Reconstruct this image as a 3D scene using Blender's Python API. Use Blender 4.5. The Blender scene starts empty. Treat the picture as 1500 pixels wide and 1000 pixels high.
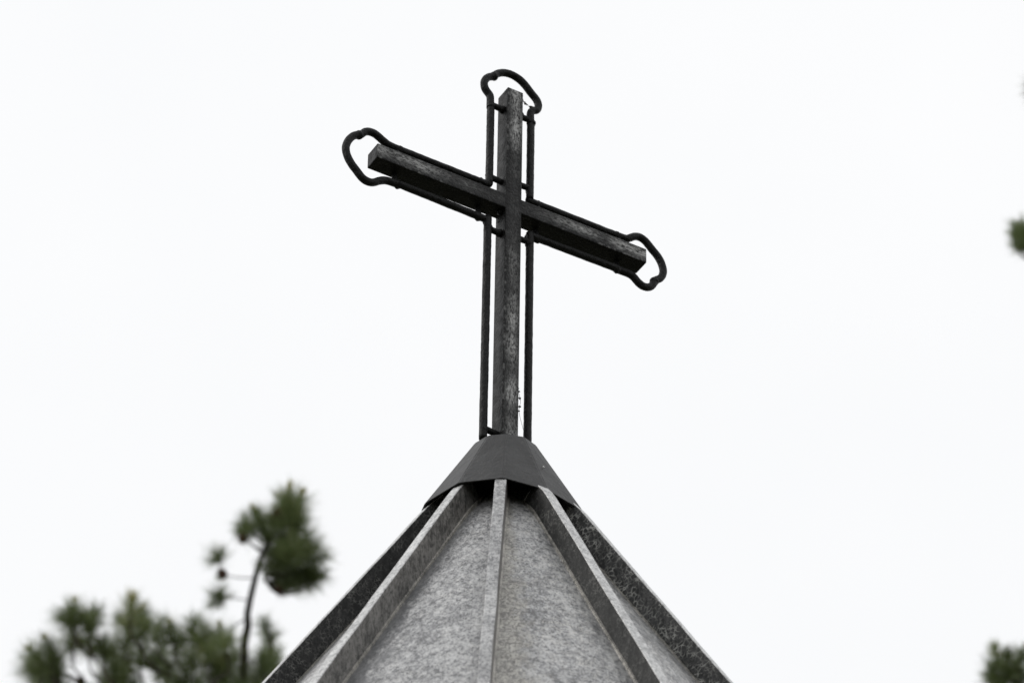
import bpy, bmesh, math, random
from mathutils import Vector, Matrix, noise as mnoise

# ------------------------------------------------------------------ camera, sky, sun
scene = bpy.context.scene
COL = scene.collection
CAM_H = 1.6
PITCH, ROLL = 0.68601, 0.01624
F_PX = 6500.0                       # focal length in pixels of a 1500 px wide picture
cd = bpy.data.cameras.new("camera")
cam = bpy.data.objects.new("camera", cd)
COL.objects.link(cam)
scene.camera = cam
cd.sensor_width = 36.0
cd.lens = F_PX * 36.0 / 1500.0
cd.clip_end = 5000.0
fwd = Vector((0, math.cos(PITCH), math.sin(PITCH)))
right0 = Vector((1, 0, 0))
up0 = right0.cross(fwd)
RT = math.cos(ROLL) * right0 + math.sin(ROLL) * up0
UP = -math.sin(ROLL) * right0 + math.cos(ROLL) * up0
m = Matrix((RT, UP, -fwd)).transposed().to_4x4()
m.translation = Vector((0, 0, CAM_H))
cam.matrix_world = m
cd.dof.use_dof = True
cd.dof.focus_distance = 15.25
cd.dof.aperture_fstop = 3.5

scene.view_settings.view_transform = 'Standard'
scene.view_settings.look = 'None'
scene.view_settings.exposure = 0.0
scene.view_settings.gamma = 1.0

SUN_EL, SUN_AZ = math.radians(38), math.radians(-100)   # azimuth from +y, clockwise
w = bpy.data.worlds.new("World")
scene.world = w
w.use_nodes = True
nt = w.node_tree
nt.nodes.clear()
out = nt.nodes.new('ShaderNodeOutputWorld')
mix = nt.nodes.new('ShaderNodeMixShader')
bg1 = nt.nodes.new('ShaderNodeBackground')
bg2 = nt.nodes.new('ShaderNodeBackground')
sky = nt.nodes.new('ShaderNodeTexSky')
sky.sky_type = 'NISHITA'
sky.sun_disc = False
sky.sun_elevation = SUN_EL
sky.sun_rotation = SUN_AZ
nt.links.new(sky.outputs[0], bg1.inputs[0])
bg1.inputs[1].default_value = 0.1
tc = nt.nodes.new('ShaderNodeTexCoord')
cl = nt.nodes.new('ShaderNodeTexNoise')          # soft structure of the cloud layer
cl.inputs['Scale'].default_value = 7.0
cl.inputs['Detail'].default_value = 4.0
rp = nt.nodes.new('ShaderNodeValToRGB')
rp.color_ramp.elements[0].position = 0.3
rp.color_ramp.elements[0].color = (0.972, 0.980, 0.990, 1)
rp.color_ramp.elements[1].position = 0.7
rp.color_ramp.elements[1].color = (1.01, 1.012, 1.015, 1)
nt.links.new(tc.outputs['Generated'], cl.inputs['Vector'])
nt.links.new(cl.outputs['Fac'], rp.inputs[0])
nt.links.new(rp.outputs[0], bg2.inputs[0])
bg2.inputs[1].default_value = 1.02
mix.inputs[0].default_value = 0.95
nt.links.new(bg1.outputs[0], mix.inputs[1])
nt.links.new(bg2.outputs[0], mix.inputs[2])
nt.links.new(mix.outputs[0], out.inputs[0])

sd = bpy.data.lights.new("sun", 'SUN')
sd.energy = 1.1
sd.angle = math.radians(20)
sd.color = (1.0, 0.97, 0.93)
sun = bpy.data.objects.new("sun", sd)
COL.objects.link(sun)
sv = Vector((math.sin(SUN_AZ) * math.cos(SUN_EL), math.cos(SUN_AZ) * math.cos(SUN_EL), math.sin(SUN_EL)))
sun.rotation_euler = sv.to_track_quat('Z', 'Y').to_euler()

# ------------------------------------------------------------------ helpers
rnd = random.Random(7)


def link(name, me, mats, parent=None, smooth=False, loc=(0, 0, 0)):
    for mt in (mats if isinstance(mats, (list, tuple)) else [mats]):
        me.materials.append(mt)
    if smooth:
        for p in me.polygons:
            p.use_smooth = True
    o = bpy.data.objects.new(name, me)
    o.location = loc
    COL.objects.link(o)
    if parent is not None:
        o.parent = parent
    return o


def bm_obj(name, bm, mats, parent=None, smooth=False, loc=(0, 0, 0)):
    bm.normal_update()
    me = bpy.data.meshes.new(name)
    bm.to_mesh(me)
    bm.free()
    return link(name, me, mats, parent, smooth, loc)


def thing(name, label, cat, loc, rz=0.0, group=None):
    o = bpy.data.objects.new(name, None)
    o.empty_display_size = 0.2
    o.location = loc
    o.rotation_euler = (0, 0, rz)
    COL.objects.link(o)
    tag(o, label, cat, group)
    return o


def tag(o, label, cat, group=None):
    o["label"] = label
    o["category"] = cat
    if group:
        o["group"] = group


def catmull(pts, k=6, closed=False):
    P = [Vector(p) for p in pts]
    res = []
    n = len(P)
    for i in range(n - 1):
        a, b, c, d = P[max(i - 1, 0)], P[i], P[i + 1], P[min(i + 2, n - 1)]
        for j in range(k):
            t = j / k
            res.append(0.5 * ((2 * b) + (c - a) * t + (2 * a - 5 * b + 4 * c - d) * t * t + (3 * b - a - 3 * c + d) * t ** 3))
    res.append(P[-1])
    return res


def tube(bm, pts, rad, sides=14, rough=0.0, seed=0.0, cap=True):
    """round bar along pts; rad is a number or a function of the index; rough = relative lumpiness"""
    P = [Vector(p) for p in pts]
    n = len(P)
    t0 = (P[1] - P[0]).normalized()
    u = t0.orthogonal().normalized()
    rings = []
    for i in range(n):
        t = (P[min(i + 1, n - 1)] - P[max(i - 1, 0)]).normalized()
        u = (u - t * u.dot(t)).normalized()
        v = t.cross(u)
        r = rad(i) if callable(rad) else rad
        ring = []
        for j in range(sides):
            a = 2 * math.pi * j / sides
            d = u * math.cos(a) + v * math.sin(a)
            q = P[i] + d * r
            if rough:
                q = P[i] + d * r * (1 + rough * (mnoise.noise(q * 55 + Vector((seed, 0, 0))) + 0.5 * mnoise.noise(q * 130)))
            ring.append(bm.verts.new(q))
        rings.append(ring)
    for i in range(n - 1):
        for j in range(sides):
            k = (j + 1) % sides
            bm.faces.new((rings[i][j], rings[i][k], rings[i + 1][k], rings[i + 1][j]))
    if cap:
        bm.faces.new(rings[0][::-1])
        bm.faces.new(rings[-1])


def line(a, b, step=0.012):
    a, b = Vector(a), Vector(b)
    n = max(2, int((b - a).length / step))
    return [a.lerp(b, i / n) for i in range(n + 1)]


def blob(bm, c, r, seed=0.0, squash=(1, 1, 1), rough=0.25):
    res = bmesh.ops.create_icosphere(bm, subdivisions=2, radius=1.0)
    for v in res['verts']:
        d = v.co.normalized()
        s = r * (1 + rough * mnoise.noise(d * 1.6 + Vector((seed, seed * .7, 3))))
        v.co = Vector(c) + Vector((d.x * squash[0], d.y * squash[1], d.z * squash[2])) * s


# ------------------------------------------------------------------ materials
def mat(name):
    mt = bpy.data.materials.new(name)
    mt.use_nodes = True
    b = mt.node_tree.nodes["Principled BSDF"]
    return mt, mt.node_tree, b


def N(t, kind, **kw):
    n = t.nodes.new(kind)
    for k, v in kw.items():
        setattr(n, k, v)
    return n


def math_node(t, op, a, b=None, c=None, clamp=False):
    n = t.nodes.new('ShaderNodeMath')
    n.operation = op
    n.use_clamp = clamp
    for i, x in enumerate((a, b, c)):
        if x is None:
            continue
        if isinstance(x, (int, float)):
            n.inputs[i].default_value = x
        else:
            t.links.new(x, n.inputs[i])
    return n.outputs[0]


def ramp(t, src, stops):
    n = t.nodes.new('ShaderNodeValToRGB')
    e = n.color_ramp.elements
    while len(e) < len(stops):
        e.new(0.5)
    for i, (p, c) in enumerate(stops):
        e[i].position = p
        e[i].color = (c, c, c, 1) if isinstance(c, (int, float)) else (*c, 1)
    t.links.new(src, n.inputs[0])
    return n.outputs[0]


def mixc(t, fac, a, b, mode='MIX'):
    n = t.nodes.new('ShaderNodeMix')
    n.data_type = 'RGBA'
    n.blend_type = mode
    for sock, x in ((n.inputs[0], fac), (n.inputs[6], a), (n.inputs[7], b)):
        if isinstance(x, (int, float)):
            sock.default_value = x
        elif isinstance(x, tuple):
            sock.default_value = (*x, 1)
        else:
            t.links.new(x, sock)
    return n.outputs[2]


def noise(t, vec, scale, detail=4.0, rough=0.5, dist=0.0):
    n = t.nodes.new('ShaderNodeTexNoise')
    n.inputs['Scale'].default_value = scale
    n.inputs['Detail'].default_value = detail
    n.inputs['Roughness'].default_value = rough
    n.inputs['Distortion'].default_value = dist
    t.links.new(vec, n.inputs['Vector'])
    return n.outputs['Fac']


def mapping(t, vec, scale=(1, 1, 1), rot=(0, 0, 0)):
    n = t.nodes.new('ShaderNodeMapping')
    n.inputs['Scale'].default_value = scale
    n.inputs['Rotation'].default_value = rot
    t.links.new(vec, n.inputs['Vector'])
    return n.outputs[0]


def bump(t, bsdf, h, strength, dist):
    n = t.nodes.new('ShaderNodeBump')
    n.inputs['Strength'].default_value = strength
    n.inputs['Distance'].default_value = dist
    t.links.new(h, n.inputs['Height'])
    t.links.new(n.outputs[0], bsdf.inputs['Normal'])


def black_paint(name, pale_streaks):
    """thick brushed black paint; chalk=True adds the pale streaks along the front of the beams"""
    mt, t, b = mat(name)
    co = N(t, 'ShaderNodeTexCoord').outputs['Object']
    diag = mapping(t, co, (1.0, 1.0, 0.7), (0.0, math.radians(38), 0.0))
    br = noise(t, diag, 120, 3, 0.55, 0.6)
    br2 = noise(t, co, 28, 3, 0.5)
    base = ramp(t, br2, [(0.3, (0.0045, 0.0046, 0.0048)), (0.7, (0.009, 0.0092, 0.0094))])
    if pale_streaks:
        sep = N(t, 'ShaderNodeSeparateXYZ')
        t.links.new(co, sep.inputs[0])
        X, Y, Z = sep.outputs
        ax = math_node(t, 'ABSOLUTE', X)
        az = math_node(t, 'ABSOLUTE', Z)
        # distance across the beam: |x| on the post, |z - lift| on the arms
        onarm = math_node(t, 'GREATER_THAN', ax, 0.036)
        azl = math_node(t, 'ABSOLUTE', math_node(t, 'SUBTRACT', Z, 0.006))
        axl = math_node(t, 'ABSOLUTE', math_node(t, 'SUBTRACT', X, 0.004))
        across = math_node(t, 'ADD', math_node(t, 'MULTIPLY', azl, onarm),
                           math_node(t, 'MULTIPLY', axl, math_node(t, 'SUBTRACT', 1.0, onarm)))
        wob = math_node(t, 'MULTIPLY', math_node(t, 'SUBTRACT', noise(t, co, 26, 3), 0.5), 0.03)
        band = ramp(t, math_node(t, 'ADD', across, wob), [(0.004, 1.0), (0.032, 0.0)])
        front = math_node(t, 'LESS_THAN', Y, -0.0300)
        # how strongly the pale streaks show along the length: strongest towards the free ends
        along = ramp(t, noise(t, co, 6.5, 3), [(0.38, 0.2), (0.58, 1.0)])
        far = math_node(t, 'MAXIMUM', ax, az)
        away = ramp(t, far, [(0.07, 0.08), (0.36, 1.0)])
        gpost = noise(t, mapping(t, co, (1.0, 1.0, 0.32), (0, math.radians(18), 0)), 200, 4, 0.7, 0.5)
        garm = noise(t, mapping(t, co, (0.32, 1.0, 1.0), (0, math.radians(-14), 0)), 200, 4, 0.7, 0.5)
        gmx = math_node(t, 'ADD', math_node(t, 'MULTIPLY', garm, onarm), math_node(t, 'MULTIPLY', gpost, math_node(t, 'SUBTRACT', 1.0, onarm)))
        grain = ramp(t, gmx, [(0.38, 0.0), (0.66, 1.0)])
        msk = math_node(t, 'MULTIPLY', math_node(t, 'MULTIPLY', band, front), math_node(t, 'MULTIPLY', along, grain))
        msk = math_node(t, 'MULTIPLY', msk, math_node(t, 'MULTIPLY', away, 1.5), clamp=True)
        base = mixc(t, msk, base, (0.40, 0.40, 0.40))
        # paint rubbed thin along the front arrises
        edge = ramp(t, across, [(0.0270, 0.0), (0.0300, 1.0)])
        chip = ramp(t, noise(t, co, 38, 3, 0.6), [(0.50, 0.0), (0.62, 1.0)])
        em = math_node(t, 'MULTIPLY', math_node(t, 'MULTIPLY', edge, chip), math_node(t, 'MULTIPLY', front, away))
        base = mixc(t, math_node(t, 'MULTIPLY', em, 0.35), base, (0.30, 0.30, 0.30))
    t.links.new(base, b.inputs['Base Color'])
    t.links.new(ramp(t, br2, [(0.3, 0.36), (0.7, 0.58)]), b.inputs['Roughness'])
    b.inputs['Specular IOR Level'].default_value = 0.15
    h = math_node(t, 'ADD', br, math_node(t, 'MULTIPLY', br2, 1.2))
    bump(t, b, h, 0.85, 0.005)
    return mt


def cap_paint():
    mt, t, b = mat("cap_dark_paint")
    co = N(t, 'ShaderNodeTexCoord').outputs['Object']
    n1 = noise(t, co, 9, 4, 0.55)
    base = ramp(t, n1, [(0.3, (0.030, 0.030, 0.0305)), (0.7, (0.043, 0.043, 0.0435))])
    sp = ramp(t, noise(t, co, 210, 1, 0.4), [(0.73, 0.0), (0.77, 1.0)])
    base = mixc(t, sp, base, (0.16, 0.16, 0.155))
    pit = ramp(t, noise(t, co, 95, 1, 0.4), [(0.24, 1.0), (0.27, 0.0)])
    base = mixc(t, pit, base, (0.01, 0.01, 0.01))
    t.links.new(base, b.inputs['Base Color'])
    b.inputs['Roughness'].default_value = 0.5
    b.inputs['Specular IOR Level'].default_value = 0.25
    st = mapping(t, co, (1, 1, 0.5), (0.3, 0.5, 0))
    h = math_node(t, 'ADD', noise(t, st, 60, 3, 0.5, 0.4), math_node(t, 'MULTIPLY', noise(t, co, 11, 2), 2.0))
    bump(t, b, h, 0.6, 0.004)
    return mt


def galvanised(name, dark, mid, light, vein, vein_amt, metallic=0.6, rough=0.44, vscale=105, spec=0.5, zoned=None):
    """weathered zinc: mottled patina, dark specks, thin pale worm-like veins round the spangles"""
    mt, t, b = mat(name)
    co = N(t, 'ShaderNodeTexCoord').outputs['Object']
    # break the coordinates so the veins wander
    wn = N(t, 'ShaderNodeTexNoise')
    wn.inputs['Scale'].default_value = 45
    wn.inputs['Detail'].default_value = 3
    t.links.new(co, wn.inputs['Vector'])
    vs = N(t, 'ShaderNodeVectorMath', operation='SUBTRACT')
    t.links.new(wn.outputs['Color'], vs.inputs[0])
    vs.inputs[1].default_value = (0.5, 0.5, 0.5)
    vm = N(t, 'ShaderNodeVectorMath', operation='SCALE')
    t.links.new(vs.outputs[0], vm.inputs[0])
    vm.inputs['Scale'].default_value = 0.022
    va = N(t, 'ShaderNodeVectorMath', operation='ADD')
    t.links.new(co, va.inputs[0])
    t.links.new(vm.outputs[0], va.inputs[1])
    wc = va.outputs[0]
    big = noise(t, co, 5.5, 4, 0.6, 0.8)
    wz = mapping(t, wc, (1.0, 1.0, 0.30))                       # patina drawn out down the slope
    midn = noise(t, wz, 44, 5, 0.75)
    fine = noise(t, wz, 125, 3, 0.7)
    run = noise(t, mapping(t, co, (1.0, 1.0, 0.06)), 34, 3, 0.6, 0.3)      # rain run-off
    v = math_node(t, 'ADD', math_node(t, 'MULTIPLY', midn, 0.38), math_node(t, 'MULTIPLY', fine, 0.55))
    v = math_node(t, 'ADD', v, math_node(t, 'MULTIPLY', big, 0.26))
    v = math_node(t, 'ADD', v, math_node(t, 'MULTIPLY', run, 0.16))
    base = ramp(t, v, [(0.575, dark), (0.660, mid), (0.745, light)])
    vo = N(t, 'ShaderNodeTexVoronoi', feature='DISTANCE_TO_EDGE')
    vo.inputs['Scale'].default_value = vscale
    t.links.new(wc, vo.inputs['Vector'])
    ln = ramp(t, vo.outputs['Distance'], [(0.035, 1.0), (0.12, 0.0)])
    gate = ramp(t, noise(t, co, 7, 3, 0.6), [(0.36, 0.25), (0.58, 1.0)])
    brk = ramp(t, noise(t, co, 45, 2), [(0.40, 0.05), (0.62, 1.0)])
    lm = math_node(t, 'MULTIPLY', math_node(t, 'MULTIPLY', ln, gate), math_node(t, 'MULTIPLY', brk, vein_amt), clamp=True)
    base = mixc(t, lm, base, vein)
    spk = ramp(t, noise(t, wz, 115, 2, 0.6, 0.5), [(0.36, 1.0), (0.41, 0.0)])
    base = mixc(t, math_node(t, 'MULTIPLY', spk, 0.75), base, tuple(c * 0.8 for c in dark))
    if zoned:
        # bands along the seams, kept on each sheet as 'across' (0 at one rib, 1 at the next): a darker band
        # with ragged edges on some sheets, buff crackled oxide on others
        at = N(t, 'ShaderNodeAttribute', attribute_name="across")
        rag = math_node(t, 'MULTIPLY', math_node(t, 'SUBTRACT', noise(t, wz, 16, 5, 0.75), 0.5), 0.75)
        uu = math_node(t, 'ADD', at.outputs['Fac'], rag)
        band = ramp(t, uu, [(0.17, 1.0), (0.33, 0.0)])
        if zoned == 'dark_band':
            base = mixc(t, math_node(t, 'MULTIPLY', band, 0.75), base, mixc(t, fine, (0.04, 0.042, 0.046), (0.20, 0.205, 0.215)))
        else:
            crk = ramp(t, noise(t, wz, 85, 3, 0.7, 1.2), [(0.44, 0.0), (0.58, 1.0)])
            buff = mixc(t, crk, (0.13, 0.122, 0.11), (0.52, 0.50, 0.45))
            base = mixc(t, math_node(t, 'MULTIPLY', band, 0.75), base, buff)
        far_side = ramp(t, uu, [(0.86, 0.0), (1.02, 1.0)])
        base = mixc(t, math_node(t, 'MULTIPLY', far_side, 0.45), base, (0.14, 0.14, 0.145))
    t.links.new(base, b.inputs['Base Color'])
    b.inputs['Metallic'].default_value = metallic
    t.links.new(ramp(t, fine, [(0.3, rough - 0.1), (0.7, rough + 0.12)]), b.inputs['Roughness'])
    b.inputs['Specular IOR Level'].default_value = spec
    bump(t, b, math_node(t, 'ADD', fine, math_node(t, 'MULTIPLY', lm, 0.5)), 0.25, 0.002)
    return mt


PAINT_BEAM = black_paint("black_brushed_paint", True)
PAINT_BAR = black_paint("black_bar_paint", False)
CAP = cap_paint()
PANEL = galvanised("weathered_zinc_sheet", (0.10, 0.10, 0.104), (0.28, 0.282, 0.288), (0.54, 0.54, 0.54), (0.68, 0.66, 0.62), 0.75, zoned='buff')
PANEL_DARK_EDGE = galvanised("weathered_zinc_sheet_dark_edge", (0.10, 0.10, 0.104), (0.28, 0.282, 0.288), (0.54, 0.54, 0.54), (0.68, 0.67, 0.65), 0.75, zoned='dark_band')
STRIP = galvanised("zinc_rib_edge", (0.27, 0.27, 0.27), (0.48, 0.48, 0.48), (0.68, 0.68, 0.675), (0.72, 0.72, 0.70), 0.2, 0.35)
STRIP_GREY = galvanised("zinc_rib_edge_grey", (0.15, 0.15, 0.155), (0.33, 0.33, 0.335), (0.54, 0.54, 0.54), (0.62, 0.62, 0.60), 0.3, 0.4)
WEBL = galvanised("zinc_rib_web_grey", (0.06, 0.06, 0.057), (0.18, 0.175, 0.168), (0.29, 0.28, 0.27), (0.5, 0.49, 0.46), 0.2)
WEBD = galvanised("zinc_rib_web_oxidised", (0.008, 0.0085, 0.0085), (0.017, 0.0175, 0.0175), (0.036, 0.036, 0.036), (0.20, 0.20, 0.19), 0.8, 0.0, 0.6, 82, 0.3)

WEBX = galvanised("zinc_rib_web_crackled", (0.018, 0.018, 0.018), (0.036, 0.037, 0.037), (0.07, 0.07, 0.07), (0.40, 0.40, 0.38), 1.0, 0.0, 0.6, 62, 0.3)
SEAM = galvanised("zinc_seam_chalky", (0.15, 0.145, 0.135), (0.28, 0.27, 0.25), (0.42, 0.40, 0.37), (0.6, 0.58, 0.5), 0.4)

# ------------------------------------------------------------------ ground
GZ = 0.0
bm = bmesh.new()
bmesh.ops.create_grid(bm, x_segments=24, y_segments=24, size=1500.0)
mt, t, b = mat("ground_gravel_and_grass")
co = N(t, 'ShaderNodeTexCoord').outputs['Object']
gcol = ramp(t, noise(t, co, 0.15, 6, 0.6), [(0.4, (0.06, 0.075, 0.035)), (0.6, (0.13, 0.115, 0.09))])
t.links.new(gcol, b.inputs['Base Color'])
b.inputs['Roughness'].default_value = 0.95
ground = bm_obj("ground", bm, mt)
ground["kind"] = "structure"

# ------------------------------------------------------------------ church spire
JX, JY, JZ = -0.0173, 11.7757, 10.2426 + CAM_H      # where the arms of the cross meet the post
APEX = JZ - 0.95                                     # where the top edges of the ribs would meet
K = 0.6165                                           # run of the roof per metre of drop
BETA = math.atan(K)
A0 = math.radians(-2.46)
RIB_W, RIB_D = 0.038, 0.080
DROP = 2.75
spire = thing("church_spire", "round grey metal church spire with raised ribs and a black faceted cap under the cross",
              "spire", (JX, JY, 0.0))


def polar(a, r, z):
    return Vector((math.sin(a) * r, -math.cos(a) * r, z))


skin_apex = APEX - RIB_D / math.sin(BETA)
z_eave = APEX - DROP
for i in range(12):                                  # sheets between the ribs
    a, bb = A0 + math.radians(30 * i), A0 + math.radians(30 * (i + 1))
    bm = bmesh.new()
    rows = 38
    across = []
    prev = None
    for k in range(rows + 1):
        h = 0.20 + 0.03825 * k if k < 8 else 0.506 + (skin_apex - z_eave - 0.476) * (k - 8) / (rows - 8)
        lip = 0.42 * max(0.0, 0.506 - h) ** 2      # upper edge rolled inwards under the cap
        vs = []
        for q in range(9):
            u = q / 8
            across.append(u)
            ang = a + (bb - a) * u
            # rolled sheet: slightly bellied between its two ribs, faintly oil-canned
            flat = math.cos(math.radians(15)) / math.cos(ang - (a + bb) / 2)
            r = K * h * (0.8 + 0.2 * flat) + 0.003 * math.sin(math.pi * u) * min(1, h)
            p = polar(ang, r - lip * 1.1, skin_apex - h)
            p += polar(ang, 1, K) * 0.0035 * mnoise.noise(p * 3.1 + Vector((i * 3.3, 0, 0))) * math.sin(math.pi * u)
            vs.append(bm.verts.new(p))
        if prev:
            for q in range(8):
                bm.faces.new((prev[q], vs[q], vs[q + 1], prev[q + 1]))
        prev = vs
    o = bm_obj("roof_panel", bm, PANEL_DARK_EDGE if i in (11, 10, 4, 7) else PANEL, spire, smooth=True)
    at = o.data.attributes.new("across", 'FLOAT', 'POINT')
    at.data.foreach_set("value", across)

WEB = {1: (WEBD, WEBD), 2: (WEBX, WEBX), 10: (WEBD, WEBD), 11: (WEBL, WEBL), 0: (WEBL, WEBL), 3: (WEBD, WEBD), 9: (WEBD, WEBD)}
for i in range(12):                                  # box ribs standing on the seams
    ang = A0 + math.radians(30 * i)
    bm = bmesh.new()
    prev = None
    rows = 60
    h0, h1 = (0.425 if i in (1, 2, 3) else 0.405), DROP + 0.03
    rad = polar(ang, 1, 0)
    nrm = rad * math.cos(BETA) + Vector((0, 0, math.sin(BETA)))
    lat = Vector((math.cos(ang), math.sin(ang), 0))
    tw = {10: -0.13, 2: 0.10, 9: -.05, 3: .05}.get(i, 0.0)                # the outermost ribs lean a little
    lat, nrm = lat * math.cos(tw) + nrm * math.sin(tw), nrm * math.cos(tw) - lat * math.sin(tw)
    bv = 0.003
    prof = [(-RIB_W / 2 - .007, -RIB_D - 0.010), (-RIB_W / 2 - .006, -RIB_D + 0.004), (-RIB_W / 2, -RIB_D + .006), (-RIB_W / 2, -bv), (-RIB_W / 2 + bv * .3, -bv * .3), (-RIB_W / 2 + bv, 0),
            (RIB_W / 2 - bv, 0), (RIB_W / 2 - bv * .3, -bv * .3), (RIB_W / 2, -bv), (RIB_W / 2, -RIB_D + .006), (RIB_W / 2 + .006, -RIB_D + 0.004), (RIB_W / 2 + .007, -RIB_D - 0.010)]
    for k in range(rows + 1):
        h = h0 + (h1 - h0) * k / rows
        c = Vector((0, 0, APEX - h)) + rad * K * h
        wv = 0.0016 * mnoise.noise(Vector((i * 7.1, h * 4, 0)))
        wn_ = 0.0014 * mnoise.noise(Vector((i * 3.7, h * 5, 9)))
        dip = (-0.018 if i == 1 else -.010) * max(0.0, 1 - (h - h0) / 0.11) ** 2       # the ends bend down under the cap
        vs = [bm.verts.new(c + lat * (x + wv) + nrm * (max(y + dip, -RIB_D - .010) + wn_)) for x, y in prof]
        if prev:
            for q in range(11):
                f = bm.faces.new((prev[q], vs[q], vs[q + 1], prev[q + 1]))
                f.material_index = 1 if q == 2 else (2 if q == 8 else (3 if q in (0, 1, 9, 10) else 0))
                f.smooth = q in (3, 4, 6, 7)
        else:
            bm.faces.new(vs[::-1])
        prev = vs
    bm.faces.new(prev)
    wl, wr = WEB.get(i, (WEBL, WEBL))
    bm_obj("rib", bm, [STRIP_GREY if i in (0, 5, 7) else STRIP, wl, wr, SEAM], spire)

# faceted black cap
CTOP, CRIM = JZ - 1.097, JZ - 1.416
jr = {0: (0.0, 0.002), 1: (-0.003, -0.011), 2: (0.016, -0.022), 3: (0.036, -0.050), 4: (0.012, -0.015), 11: (0.001, 0.006), 10: (0.004, -0.003), 9: (0.005, -0.012)}
CA0 = math.radians(1.2)
bm = bmesh.new()
topv, midv, rimv, inv, intop = [], [], [], [], []
for i in range(12):
    an = CA0 + math.radians(30 * i) + rnd.uniform(-.012, .012)
    dr, dz = jr.get(i, (rnd.uniform(-.004, .004), rnd.uniform(-.005, .005)))
    topv.append(bm.verts.new(polar(an, 0.120, CTOP + rnd.uniform(-.002, .002))))
    rimv.append(bm.verts.new(polar(an, 0.291 + dr, CRIM + dz) + Vector((-0.008, 0, 0))))
    inv.append(bm.verts.new(polar(an, 0.286 + dr, CRIM + dz - 0.001) + Vector((-0.008, 0, 0))))
    intop.append(bm.verts.new(polar(an, 0.115, CTOP - 0.006)))
for i in range(12):
    j = (i + 1) % 12
    bm.faces.new((topv[i], rimv[i], rimv[j], topv[j]))
    bm.faces.new((rimv[i], inv[i], inv[j], rimv[j]))
    bm.faces.new((inv[i], intop[i], intop[j], inv[j]))
bm.faces.new(topv)
bm.faces.new(intop[::-1])
bmesh.ops.recalc_face_normals(bm, faces=bm.faces)
bmesh.ops.bevel(bm, geom=[e for e in bm.edges if e.calc_length() > 0.2 and any(v in topv for v in e.verts)], offset=0.004, segments=2, affect='EDGES')
cap = bm_obj("cap", bm, CAP, spire)
for an_d, s in ((38, .55), (-8, .94)):      # screws through the cap
    an = math.radians(an_d)
    r = (0.12 + 0.166 * s) * 0.972
    c = polar(an, r, CTOP + (CRIM - CTOP) * s)
    nn = (polar(an, 1, 0.53)).normalized()
    bm = bmesh.new()
    blob(bm, (0, 0, 0), 0.0042, an_d, (1, 1, .6), 0.05)
    bmesh.ops.rotate(bm, verts=bm.verts, matrix=nn.to_track_quat('Z', 'Y').to_matrix())
    bmesh.ops.translate(bm, verts=bm.verts, vec=c + nn * 0.004)
    bm_obj("screw", bm, STRIP if an_d == 38 else CAP, cap, True)

# drum that carries the roof, below the frame
mt, t, b = mat("rendered_wall")
co = N(t, 'ShaderNodeTexCoord').outputs['Object']
t.links.new(ramp(t, noise(t, co, 3, 6, .6), [(0.3, (0.30, 0.29, 0.27)), (0.7, (0.40, 0.39, 0.37))]), b.inputs['Base Color'])
b.inputs['Roughness'].default_value = 0.9
bump(t, b, noise(t, co, 60, 4), 0.3, 0.004)
R_EAVE = K * (skin_apex - z_eave)
bm = bmesh.new()
rings = []
for r, z in ((R_EAVE - 0.22, -0.05), (R_EAVE - 0.22, z_eave - 0.16), (R_EAVE - 0.02, z_eave - 0.16), (R_EAVE + 0.02, z_eave - 0.03), (R_EAVE - .05, z_eave - 0.012)):
    rings.append([bm.verts.new(polar(A0 + math.radians(15 * q), r, z)) for q in range(24)])
for k in range(4):
    for q in range(24):
        j = (q + 1) % 24
        bm.faces.new((rings[k][q], rings[k][j], rings[k + 1][j], rings[k + 1][q]))
bm_obj("wall", bm, mt, spire)

# ------------------------------------------------------------------ cross
PHI = 0.51851
W = 0.0637
LA = 0.5475
HT = 0.5407
FOOT = -1.13
cross = thing("roof_cross", "black metal cross outlined by round bars with three-lobed loops, standing on the spire cap",
              "cross", (JX, JY, JZ), PHI)
hw = W / 2
# the welded body: upright and arms in one piece
bm = bmesh.new()
outl = [(-hw, FOOT), (hw, FOOT), (hw, -hw), (LA, -hw), (LA, hw), (hw, hw), (hw, HT), (-hw, HT), (-hw, hw), (-LA, hw), (-LA, -hw), (-hw, -hw)]
fv = [bm.verts.new((x, -hw, z)) for x, z in outl]
kv = [bm.verts.new((x, hw + .0075, z)) for x, z in outl]
bm.faces.new(fv)
bm.faces.new(kv[::-1])
for i in range(12):
    j = (i + 1) % 12
    bm.faces.new((fv[j], fv[i], kv[i], kv[j]))
bmesh.ops.recalc_face_normals(bm, faces=bm.faces)
bmesh.ops.bevel(bm, geom=list(bm.edges), offset=0.0035, segments=2, profile=0.6, affect='EDGES')
body = bm_obj("cross_body", bm, PAINT_BEAM, cross)

OFF = 0.083
RB = 0.0141
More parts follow.
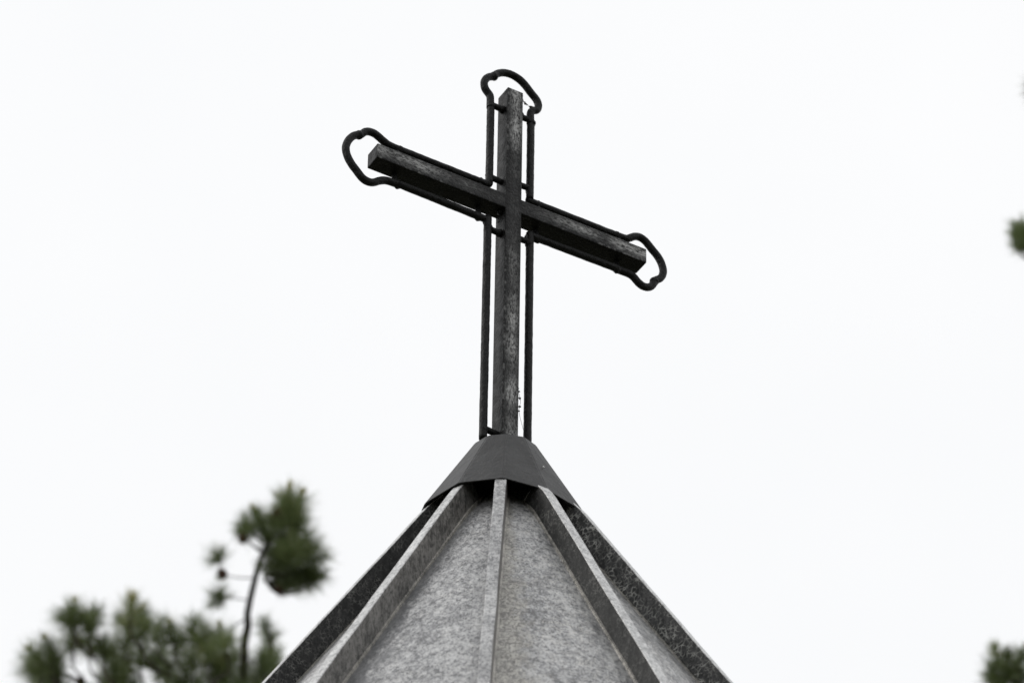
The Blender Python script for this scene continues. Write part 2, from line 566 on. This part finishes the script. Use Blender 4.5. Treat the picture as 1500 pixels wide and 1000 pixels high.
# the three-lobed end loops, each bent a little differently; (along, across) measured from the cross centre
LOOP_LEFT = [(0.440, .0755), (0.470, .0760), (0.490, .0790), (0.507, .0860), (0.526, .098), (0.545, .1055), (0.566, .104), (0.582, .0945), (0.592, .0800), (0.603, .0700),
             (0.619, .0620), (0.637, .0400), (0.650, .008), (0.652, -.022), (0.642, -.052), (0.624, -.0790), (0.606, -.0960), (0.592, -.112),
             (0.578, -.122), (0.560, -.1265), (0.540, -.121), (0.522, -.106), (0.502, -.0930), (0.480, -.0862), (0.440, -.0845)]
LOOP_RIGHT = [(0.440, .0760), (0.470, .0765), (0.488, .0800), (0.505, .0940), (0.525, .1085), (0.547, .1110), (0.570, .0995), (0.591, .0770), (0.613, .0580),
              (0.630, .0330), (0.639, .004), (0.637, -.022), (0.627, -.0440), (0.609, -.0590), (0.600, -.0700), (0.596, -.0860), (0.582, -.104), (0.563, -.1125),
              (0.545, -.1105), (0.528, -.0990), (0.512, -.0845), (0.494, -.0800), (0.470, -.0805), (0.440, -.0805)]
LOOP_TOP = [(0.440, .0850), (0.480, .0855), (0.500, .0880), (0.514, .1030), (0.535, .1125), (0.560, .1105), (0.582, .0980), (0.592, .0840), (0.598, .0730), (0.614, .0640),
            (0.630, .0440), (0.640, .0180), (0.641, -.0100), (0.632, -.0370), (0.615, -.0600), (0.592, -.0800), (0.576, -.0990), (0.556, -.1120),
            (0.533, -.1130), (0.516, -.1040), (0.508, -.0890), (0.494, -.0810), (0.470, -.0810), (0.440, -.0810)]


def bar(name, pts, r=RB, seed=0.0, nub=None):
    bm = bmesh.new()
    n = len(pts)
    rf = (lambda i: r * (1 + 0.22 * math.exp(-((i - nub) / 2.6) ** 2))) if nub is not None else r
    tube(bm, pts, rf, 16, 0.035 if nub else 0.06, seed)
    return bm_obj(name, bm, PAINT_BAR, cross, True)


def smooth(P, n=8):
    for _ in range(n):
        P = [P[0]] + [P[k] * .5 + (P[k - 1] + P[k + 1]) * .25 for k in range(1, len(P) - 1)] + [P[-1]]
    return P


bar("end_loop", smooth(catmull([(-c, 0, a - .002) for a, c in LOOP_TOP], 6)), RB, 1.0, 8 * 6)
bar("end_loop", smooth(catmull([(-a, .004, c) for a, c in LOOP_LEFT], 6)), RB, 2.0, 9 * 6)
bar("end_loop", smooth(catmull([(a, .004, c) for a, c in LOOP_RIGHT], 6)), RB, 3.0, 14 * 6)
# straight bars
E1 = 0.443
for s in (-1, 1):
    bar("outline_bar", line((s * OFF, 0, OFF - 0.004), (s * OFF, 0, E1)), RB, 4 + s)                  # beside the top of the post
    bar("outline_bar", line((s * OFF * 1.03, 0, -OFF + 0.006), (s * OFF * 1.04, 0, -1.062 if s < 0 else -1.085)), RB * 1.02, 8 + s)
    bar("outline_bar", line((s * (OFF - .002), .004, .0755), (s * E1, .004, .0758)), RB * 0.97, 15 + s)
    bar("outline_bar", line((s * (OFF - .002), .003, -.0885 if s < 0 else -.0830), (s * E1, .001, -.0845 if s < 0 else -.0805)), RB * 0.97, 9 + s)
# short stays that hold the bars off the beams
SR = 0.0112
for s in (-1, 1):
    for z in (0.452, 0.108 if s < 0 else 0.128, -0.132 if s < 0 else -0.122, -1.020):
        if s > 0 and z < -1:
            z = -1.062
        bar("stay", line((s * (hw - .006), 0, z), (s * OFF, 0, z + .004)), SR, 20 + z)
    for q in (-1, 1):
        for x in (0.452, 0.118):
            bar("stay", line((s * x, 0 if q > 0 else .022, q * (hw - .006)), (s * x, 0.004, .070 if q > 0 else -.082)), SR * .85, 30 + x)
# weld beads where bars, loops and stays meet
wb = []
for s in (-1, 1):
    wb += [(s * OFF, 0, .443), (s * OFF, .002, .076), (s * OFF, .008, -.089), (s * OFF, 0, .118), (s * OFF, 0, -.128),
           (s * .443, .004, .0757), (s * .443, .004, -.0845), (s * .118, .004, .072), (s * .118, .006, -.087),
           (s * (hw + .004), 0, .452), (s * (hw + .004), 0, -.128), (s * (hw + .005), 0.0, hw + .005), (s * (hw + .005), 0.0, -hw - .003)]
wb.append((-OFF, 0, -1.022))
for i, c in enumerate(wb):
    bm = bmesh.new()
    c2 = Vector(c) + Vector((rnd.uniform(-.003, .003), rnd.uniform(-.003, .003), rnd.uniform(-.003, .003)))
    corner = abs(abs(c[0]) - hw - .005) < 1e-6
    blob(bm, c2, 0.0115 if corner else 0.0152, i * 1.7, (1, 1, 1), 0.3)
    bm_obj("weld_bead", bm, PAINT_BAR, cross, True)
# small curl of wire in the gap under the left arm
bm = bmesh.new()
curl = [Vector((-0.052 + 0.009 * math.cos(a), -0.01, -0.083 + 0.010 * math.sin(a))) for a in [2.4 - .35 * k for k in range(12)]]
tube(bm, curl, 0.0022, 6)
bm_obj("wire_curl", bm, PAINT_BAR, cross, True)

# ------------------------------------------------------------------ cobwebs
mt, t, b = mat("dusty_web")
b.inputs['Base Color'].default_value = (0.03, 0.027, 0.024, 1)
b.inputs['Roughness'].default_value = 0.9
CR = Matrix.Translation(Vector((JX, JY, JZ))) @ Matrix.Rotation(PHI, 4, 'Z')


def cobweb(pts, label, bits, seed):
    r_ = random.Random(seed)
    P = catmull(pts, 8)
    o0 = CR @ P[0]
    bm = bmesh.new()
    tube(bm, [CR @ p - o0 for p in P], 0.0007, 5)
    for i in range(bits):
        c = CR @ r_.choice(P) - o0
        blob(bm, c + Vector((r_.uniform(-.004, .004), 0, r_.uniform(-.004, .004))), r_.uniform(.0018, .0042), i * 2.1, (1.5, 1, .7), 0.5)
    o = bm_obj("cobweb", bm, mt, None, True, o0)
    tag(o, label, "cobweb", "cobwebs on the cross")


cobweb([Vector((0.032, -0.02, 0.520)), Vector((0.052, -0.012, 0.517)), Vector((0.075, -0.006, 0.516)), Vector((0.088, 0, 0.520))],
       "dusty cobweb thread strung inside the top loop of the cross", 14, 5)
cobweb([Vector((0.031, -0.02, -0.800)), Vector((0.050, -0.012, -0.850)), Vector((0.045, -0.012, -0.900)), Vector((0.070, 0, -0.960))],
       "dusty cobweb bits between the foot of the post and its right bar", 7, 8)

# ------------------------------------------------------------------ pines
mt_bark, t, b = mat("pine_bark")
co = N(t, 'ShaderNodeTexCoord').outputs['Object']
t.links.new(ramp(t, noise(t, mapping(t, co, (1, 1, .3)), 22, 5, .6), [(0.35, (0.012, 0.009, 0.007)), (0.7, (0.045, 0.029, 0.02))]), b.inputs['Base Color'])
b.inputs['Roughness'].default_value = 0.95
mt_cone, t, b = mat("pine_cone_brown")
co = N(t, 'ShaderNodeTexCoord').outputs['Object']
t.links.new(ramp(t, noise(t, co, 40, 3), [(0.35, (0.045, 0.022, 0.014)), (0.7, (0.11, 0.05, 0.03))]), b.inputs['Base Color'])
b.inputs['Roughness'].default_value = 0.85


def needle_mat():
    mt, t, b = mat("pine_needles")
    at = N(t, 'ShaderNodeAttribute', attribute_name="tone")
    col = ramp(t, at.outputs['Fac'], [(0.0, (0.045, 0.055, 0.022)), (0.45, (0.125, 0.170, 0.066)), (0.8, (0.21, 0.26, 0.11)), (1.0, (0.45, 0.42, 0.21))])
    t.links.new(col, b.inputs['Base Color'])
    b.inputs['Roughness'].default_value = 0.5
    b.inputs['Specular IOR Level'].default_value = 0.4
    b.inputs['Specular IOR Level'].default_value = 0.4
    tr = N(t, 'ShaderNodeBsdfTranslucent')                                 # light seeps through the needles
    t.links.new(mixc(t, 0.35, col, (0.20, 0.24, 0.07)), tr.inputs['Color'])
    ms = N(t, 'ShaderNodeMixShader')
    ms.inputs[0].default_value = 0.3
    t.links.new(b.outputs[0], ms.inputs[1])
    t.links.new(tr.outputs[0], ms.inputs[2])
    t.links.new(ms.outputs[0], t.nodes['Material Output'].inputs['Surface'])
    return mt


NEEDLE = needle_mat()


def pix(u, v, d):
    """world point on the line of sight (u, v of a 1500 x 1000 picture) at camera depth d; used once to lay out the pines"""
    return Vector((0, 0, CAM_H)) + (fwd + RT * ((u - 750) / F_PX) - UP * ((v - 500) / F_PX)) * d


class Crown:
    def __init__(self):
        self.v, self.f, self.tone = [], [], []

    def tuft(self, tip, axis, r_, length=0.16, count=260, shoot=0.20, tone=0.5, fresh=0.0):
        axis = axis.normalized()
        ux = axis.orthogonal().normalized()
        uy = axis.cross(ux)
        for _ in range(count):
            s = r_.random() ** 0.8
            base = tip - axis * shoot * s
            a = r_.uniform(0, 2 * math.pi)
            el = math.radians(min(115, max(4, r_.gauss(34 + 42 * s, 17))))    # spread out down the shoot, close round the bud
            d = axis * math.cos(el) + (ux * math.cos(a) + uy * math.sin(a)) * math.sin(el)
            L = length * r_.choice((r_.uniform(0.6, 1.0), r_.uniform(.8, 1.3)))
            side = d.orthogonal().normalized()
            side.rotate(Matrix.Rotation(r_.uniform(0, 6.28), 3, d))
            wd = 0.0021
            droop = Vector((0, 0, -0.018)) * r_.random()
            i = len(self.v)
            mid = base + d * L * .6 + droop * .3
            self.v += [base - side * wd, base + side * wd, mid + side * wd, mid - side * wd, base + d * L + droop]
            self.f += [(i, i + 1, i + 2, i + 3), (i + 3, i + 2, i + 4)]
            tn = min(0.92, max(0.0, tone + r_.gauss(0, .14)))
            self.tone += [tn, tn]
        if fresh:                                                          # pale young candles at the tip
            for k in range(22):
                d = (axis + (ux * r_.uniform(-.3, .3) + uy * r_.uniform(-.3, .3))).normalized()
                b0 = tip + d * r_.uniform(.02, .06)
                side = d.orthogonal().normalized()
                i = len(self.v)
                e = b0 + d * fresh * r_.uniform(1.2, 2.0)
                self.v += [b0 - side * .005, b0 + side * .005, e + side * .004, e - side * .004]
                self.f += [(i, i + 1, i + 2, i + 3)]
                self.tone += [1.0]

    def build(self, root):
        me = bpy.data.meshes.new("crown")
        o0 = root.location
        me.from_pydata([tuple(p - o0) for p in self.v], [], self.f)
        at = me.attributes.new("tone", 'FLOAT', 'FACE')
        at.data.foreach_set("value", self.tone)
        return link("crown", me, NEEDLE, root)


def limb(bm, pts, r0, r1, o0, sides=8):
    P = catmull(pts, 5)
    n = len(P)
    tube(bm, [p - o0 for p in P], lambda i: r0 + (r1 - r0) * i / (n - 1), sides, 0.1)


def cone(c, root, r_):
    bm = bmesh.new()
    d = Vector((r_.uniform(-.5, .5), r_.uniform(-.5, .5), -1)).normalized()
    L, R = 0.070, 0.030
    rows = 9
    for k in range(rows):                                                  # rings of overlapping scales
        tt = k / (rows - 1)
        rr = R * math.sin(math.pi * (0.12 + 0.80 * tt)) ** .8
        for q in range(8):
            a = (q + .5 * (k % 2)) * math.pi / 4
            blob(bm, (math.cos(a) * rr, math.sin(a) * rr, L * (tt - .5)), 0.011, k + q, (1, 1, .6), .1)
    bmesh.ops.rotate(bm, verts=bm.verts, matrix=d.to_track_quat('Z', 'Y').to_matrix())
    return bm_obj("pine_cone", bm, mt_cone, root, True, c - root.location)


def up_axis(r_, lean=0.0, spread=0.5):
    return Vector((lean + r_.uniform(-spread, spread), r_.uniform(-spread, spread), 1.0))


# --- pine behind the left slope of the roof
r_ = random.Random(21)
D1 = 34.0
base = pix(352, 1000, D1)
pine = thing("pine_tree", "tall pine behind the left side of the spire, its leader rising above a dense bough", "tree", (base.x - .10, base.y, 0.0))
o0 = pine.location.copy()
cr = Crown()
trunk = bmesh.new()
T = [Vector((o0.x, o0.y, 0)), Vector((o0.x + .05, o0.y, 7)), Vector((o0.x - .05, o0.y + .05, 15)), pix(346, 1150, D1), pix(357, 1000, D1), pix(358, 945, D1), pix(363, 915, D1), pix(363, 895, D1), pix(373, 850, D1), pix(382, 818, D1), pix(402, 775, D1 + .1), pix(420, 742, D1 + .1), pix(425, 722, D1)]
limb(trunk, T[:4], 0.19, 0.036, o0, 12)
limb(trunk, T[3:], 0.036, 0.012, o0)
# leader tufts: (u, v, depth offset, size, lean x, tone, fresh)
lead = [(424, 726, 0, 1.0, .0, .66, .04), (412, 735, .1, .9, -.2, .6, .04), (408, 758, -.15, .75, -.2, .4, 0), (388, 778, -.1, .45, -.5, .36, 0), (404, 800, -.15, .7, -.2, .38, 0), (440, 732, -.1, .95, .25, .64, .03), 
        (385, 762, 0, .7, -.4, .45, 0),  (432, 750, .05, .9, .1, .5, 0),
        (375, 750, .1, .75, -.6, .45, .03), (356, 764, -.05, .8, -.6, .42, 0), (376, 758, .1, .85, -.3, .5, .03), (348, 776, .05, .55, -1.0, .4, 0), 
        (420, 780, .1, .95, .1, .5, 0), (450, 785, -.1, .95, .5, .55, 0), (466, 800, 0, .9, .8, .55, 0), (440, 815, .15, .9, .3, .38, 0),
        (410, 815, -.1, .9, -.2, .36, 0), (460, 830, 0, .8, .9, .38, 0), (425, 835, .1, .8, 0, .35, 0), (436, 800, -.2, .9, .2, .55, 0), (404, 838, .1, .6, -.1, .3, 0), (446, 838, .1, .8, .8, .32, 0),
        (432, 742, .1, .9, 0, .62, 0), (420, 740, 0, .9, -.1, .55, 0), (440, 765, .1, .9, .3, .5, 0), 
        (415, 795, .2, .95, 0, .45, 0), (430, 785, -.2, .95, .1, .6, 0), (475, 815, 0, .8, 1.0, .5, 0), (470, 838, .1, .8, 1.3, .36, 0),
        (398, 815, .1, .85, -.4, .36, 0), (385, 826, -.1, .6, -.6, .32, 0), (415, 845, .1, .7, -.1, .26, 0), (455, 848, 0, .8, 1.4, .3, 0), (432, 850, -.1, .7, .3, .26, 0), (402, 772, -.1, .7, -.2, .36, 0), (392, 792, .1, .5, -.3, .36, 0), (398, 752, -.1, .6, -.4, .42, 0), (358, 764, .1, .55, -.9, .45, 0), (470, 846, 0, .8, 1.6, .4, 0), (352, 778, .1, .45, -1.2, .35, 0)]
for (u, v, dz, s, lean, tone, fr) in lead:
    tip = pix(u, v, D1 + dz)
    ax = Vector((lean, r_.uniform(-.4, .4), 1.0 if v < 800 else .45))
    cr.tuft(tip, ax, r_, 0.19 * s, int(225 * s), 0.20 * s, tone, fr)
    if v > 745:
        limb(trunk, [pix(388 + (u - 388) * .12, min(v + 30, 850), D1), pix((u + 392) / 2, v + 22, D1 + dz * .5), tip], 0.011, 0.004, o0, 6)
# small side shoots left of the leader stem
for (u, v, ax, s) in [(318, 812, (-.25, .1, 1), .62), (322, 836, (-.1, 0, .5), .3), (320, 868, (-.5, .1, .9), .62), (312, 884, (-.7, .1, -.4), .42)]:
    tip = pix(u, v, D1)
    cr.tuft(tip, Vector(ax), r_, 0.15 * s / .62, int(190 * s / .62), 0.09, .42)
limb(trunk, [pix(370, 846, D1), pix(345, 845, D1), pix(326, 838, D1), pix(318, 815, D1)], 0.006, 0.004, o0, 6)
limb(trunk, [pix(364, 878, D1), pix(342, 876, D1), pix(322, 872, D1)], 0.006, 0.004, o0, 6)
# the dense bough along the bottom of the picture
bough = [(108, 888, .55, .03), (92, 905, .45, 0), (125, 905, .4, 0), (140, 895, .35, 0), (105, 930, .32, 0), (130, 935, .3, 0),
         (192, 888, .65, .06), (178, 905, .5, 0), (210, 895, .45, .03), (215, 918, .45, 0), (190, 930, .4, 0), (165, 945, .45, 0), (150, 940, .5, 0),
         (235, 915, .4, 0), (250, 920, .55, .04), (285, 910, .45, 0), (268, 935, .5, 0), (300, 920, .55, 0), (320, 925, .6, .03), (335, 935, .5, 0),
         (308, 950, .55, 0), (280, 965, .4, 0), (240, 950, .45, 0), (225, 965, .4, 0), (345, 960, .55, 0), (330, 975, .5, 0), (325, 990, .45, 0), (355, 985, .5, 0),
         (70, 945, .5, .03), (48, 958, .5, .03), (40, 975, .5, 0), (60, 975, .35, 0), (78, 968, .3, 0), (68, 990, .3, 0), (55, 1000, .35, 0), (80, 1000, .3, 0),
         (165, 970, .5, 0), (155, 990, .5, 0), (180, 985, .5, 0), (175, 1005, .5, 0), (195, 1000, .4, 0), (265, 1000, .45, 0), (290, 995, .45, 0), (245, 1005, .5, 0),
         (388, 910, .35, 0), (395, 940, .55, 0), (385, 960, .5, 0), (400, 965, .55, 0), (380, 985, .5, 0), (395, 1000, .5, 0), (410, 985, .5, 0),
         (120, 1015, .4, 0), (100, 1025, .4, 0), (140, 1020, .4, 0), (310, 1010, .5, 0), (360, 1010, .5, 0), (205, 952, .4, 0), (250, 972, .45, 0), (185, 962, .4, 0), (272, 985, .45, 0), (335, 1005, .4, 0), (292, 940, .5, 0), (315, 972, .5, 0)]
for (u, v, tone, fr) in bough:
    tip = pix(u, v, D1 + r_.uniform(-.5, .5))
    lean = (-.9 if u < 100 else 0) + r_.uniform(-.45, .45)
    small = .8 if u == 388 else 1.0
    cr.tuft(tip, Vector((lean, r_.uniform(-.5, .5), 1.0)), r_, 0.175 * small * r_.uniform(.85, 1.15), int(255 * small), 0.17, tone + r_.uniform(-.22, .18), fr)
    limb(trunk, [tip - Vector((lean * .1, 0, .10)), tip - Vector((lean * .06 - .03, 0, .28)), tip - Vector((-.12 if u < 330 else .1, 0, .40))], 0.006, 0.010, o0, 5)
for pts, ra, rb_ in [([pix(352, 1130, D1), pix(300, 1030, D1), pix(240, 985, D1), pix(170, 960, D1), pix(110, 935, D1)], .028, .008),
                     ([pix(350, 1180, D1), pix(240, 1060, D1), pix(140, 1010, D1), pix(88, 985, D1), pix(55, 985, D1)], .03, .008),
                     ([pix(346, 1060, D1), pix(330, 1000, D1), pix(318, 950, D1)], .016, .006),
                     ([pix(362, 905, D1), pix(345, 915, D1), pix(325, 930, D1)], .008, .005),
                     ([pix(355, 1030, D1), pix(380, 1000, D1), pix(395, 955, D1), pix(388, 915, D1)], .014, .005)]:
    limb(trunk, pts, ra, rb_, o0, 6)
# the rest of the tree, below the picture
for k in range(70):
    z = base.z - r_.uniform(1.9, 7)
    a = r_.uniform(0, 6.28)
    rr = r_.uniform(.5, 2.3)
    tip = Vector((o0.x + math.cos(a) * rr, o0.y + math.sin(a) * rr, z))
    cr.tuft(tip, Vector((math.cos(a), math.sin(a), .9)), r_, .13, 60, .2, r_.uniform(.3, .6))
    limb(trunk, [Vector((o0.x - .02, o0.y, z - .9)), Vector((o0.x + math.cos(a) * rr * .5, o0.y + math.sin(a) * rr * .5, z - .5)), tip], .02, .006, o0, 5)
cr.build(pine)
bm_obj("trunk", trunk, mt_bark, pine, True)
for (u, v) in [(405, 752), (410, 757), (356, 788), (326, 840), (122, 902), (118, 940), (330, 962), (326, 968), (410, 862), (118, 998)]:
    cone(pix(u, v, D1 - .12), pine, r_)

# --- pine whose branch ends reach in at the right border
r_ = random.Random(33)
D2 = 33.0
base = pix(1760, 1000, D2)
pine2 = thing("pine_tree", "pine at the right edge of the photo, only its branch tips reaching into view", "tree", (base.x, base.y, 0.0))
o0 = pine2.location.copy()
cr = Crown()
trunk = bmesh.new()
limb(trunk, [Vector((o0.x, o0.y, 0)), Vector((o0.x + .05, o0.y, 10)), pix(1755, 1000, D2), pix(1750, 600, D2), pix(1745, 300, D2), pix(1740, 20, D2)], .2, .02, o0, 12)
for (u, v, lean, tone, s) in [(1496, 330, -.5, .6, .9), (1502, 350, -.4, .32, .95), (1492, 342, -.8, .45, .75), (1500, 340, 0, .5, .9), (1486, 336, -.6, .55, .7), (1490, 352, -.6, .4, .7), (1512, 122, -.3, .35, .75), (1530, 315, 0, .5, 1), (1535, 350, 0, .4, 1),
                              (1524, 118, -.3, .4, .8), (1528, 142, -.9, .35, .7), (1550, 120, 0, .5, 1),
                              (1458, 945, -.05, .75, .62), (1464, 965, 0, .6, .85), (1450, 990, -.4, .5, .8), (1475, 970, .1, .5, .9), (1490, 968, .2, .5, .9), (1452, 975, -.3, .4, .85), (1470, 985, .1, .55, .9), (1478, 950, .3, .3, .6), (1500, 950, .3, .4, .7), (1495, 985, .2, .55, 1), (1482, 1005, 0, .6, .9), (1460, 1010, -.5, .55, .8),
                              (1525, 980, .3, .5, 1), (1540, 950, .3, .5, 1), (1550, 1010, 0, .5, 1)]:
    tip = pix(u, v, D2 + r_.uniform(-.2, .2))
    cr.tuft(tip, Vector((lean, r_.uniform(-.4, .4), 1.0)), r_, .16 * s, int(240 * s), .16 * s, tone)
    limb(trunk, [pix(1745, v + 110, D2), pix(1640, v + 75, D2), pix(u + 20, v + 32, D2), tip], .016, .005, o0, 6)
for k in range(80):
    z = base.z + r_.uniform(-6, 5.5)
    a = r_.uniform(-1.6, 1.6)
    rr = r_.uniform(.3, 1.9)
    tip = Vector((o0.x + math.cos(a) * rr, o0.y + math.sin(a) * rr, z))
    cr.tuft(tip, Vector((math.cos(a), math.sin(a), .9)), r_, .13, 55, .2, r_.uniform(.3, .6))
    limb(trunk, [Vector((o0.x, o0.y, z - .8)), Vector((o0.x + math.cos(a) * rr * .5, o0.y + math.sin(a) * rr * .5, z - .4)), tip], .02, .006, o0, 5)
cr.build(pine2)
bm_obj("trunk", trunk, mt_bark, pine2, True)
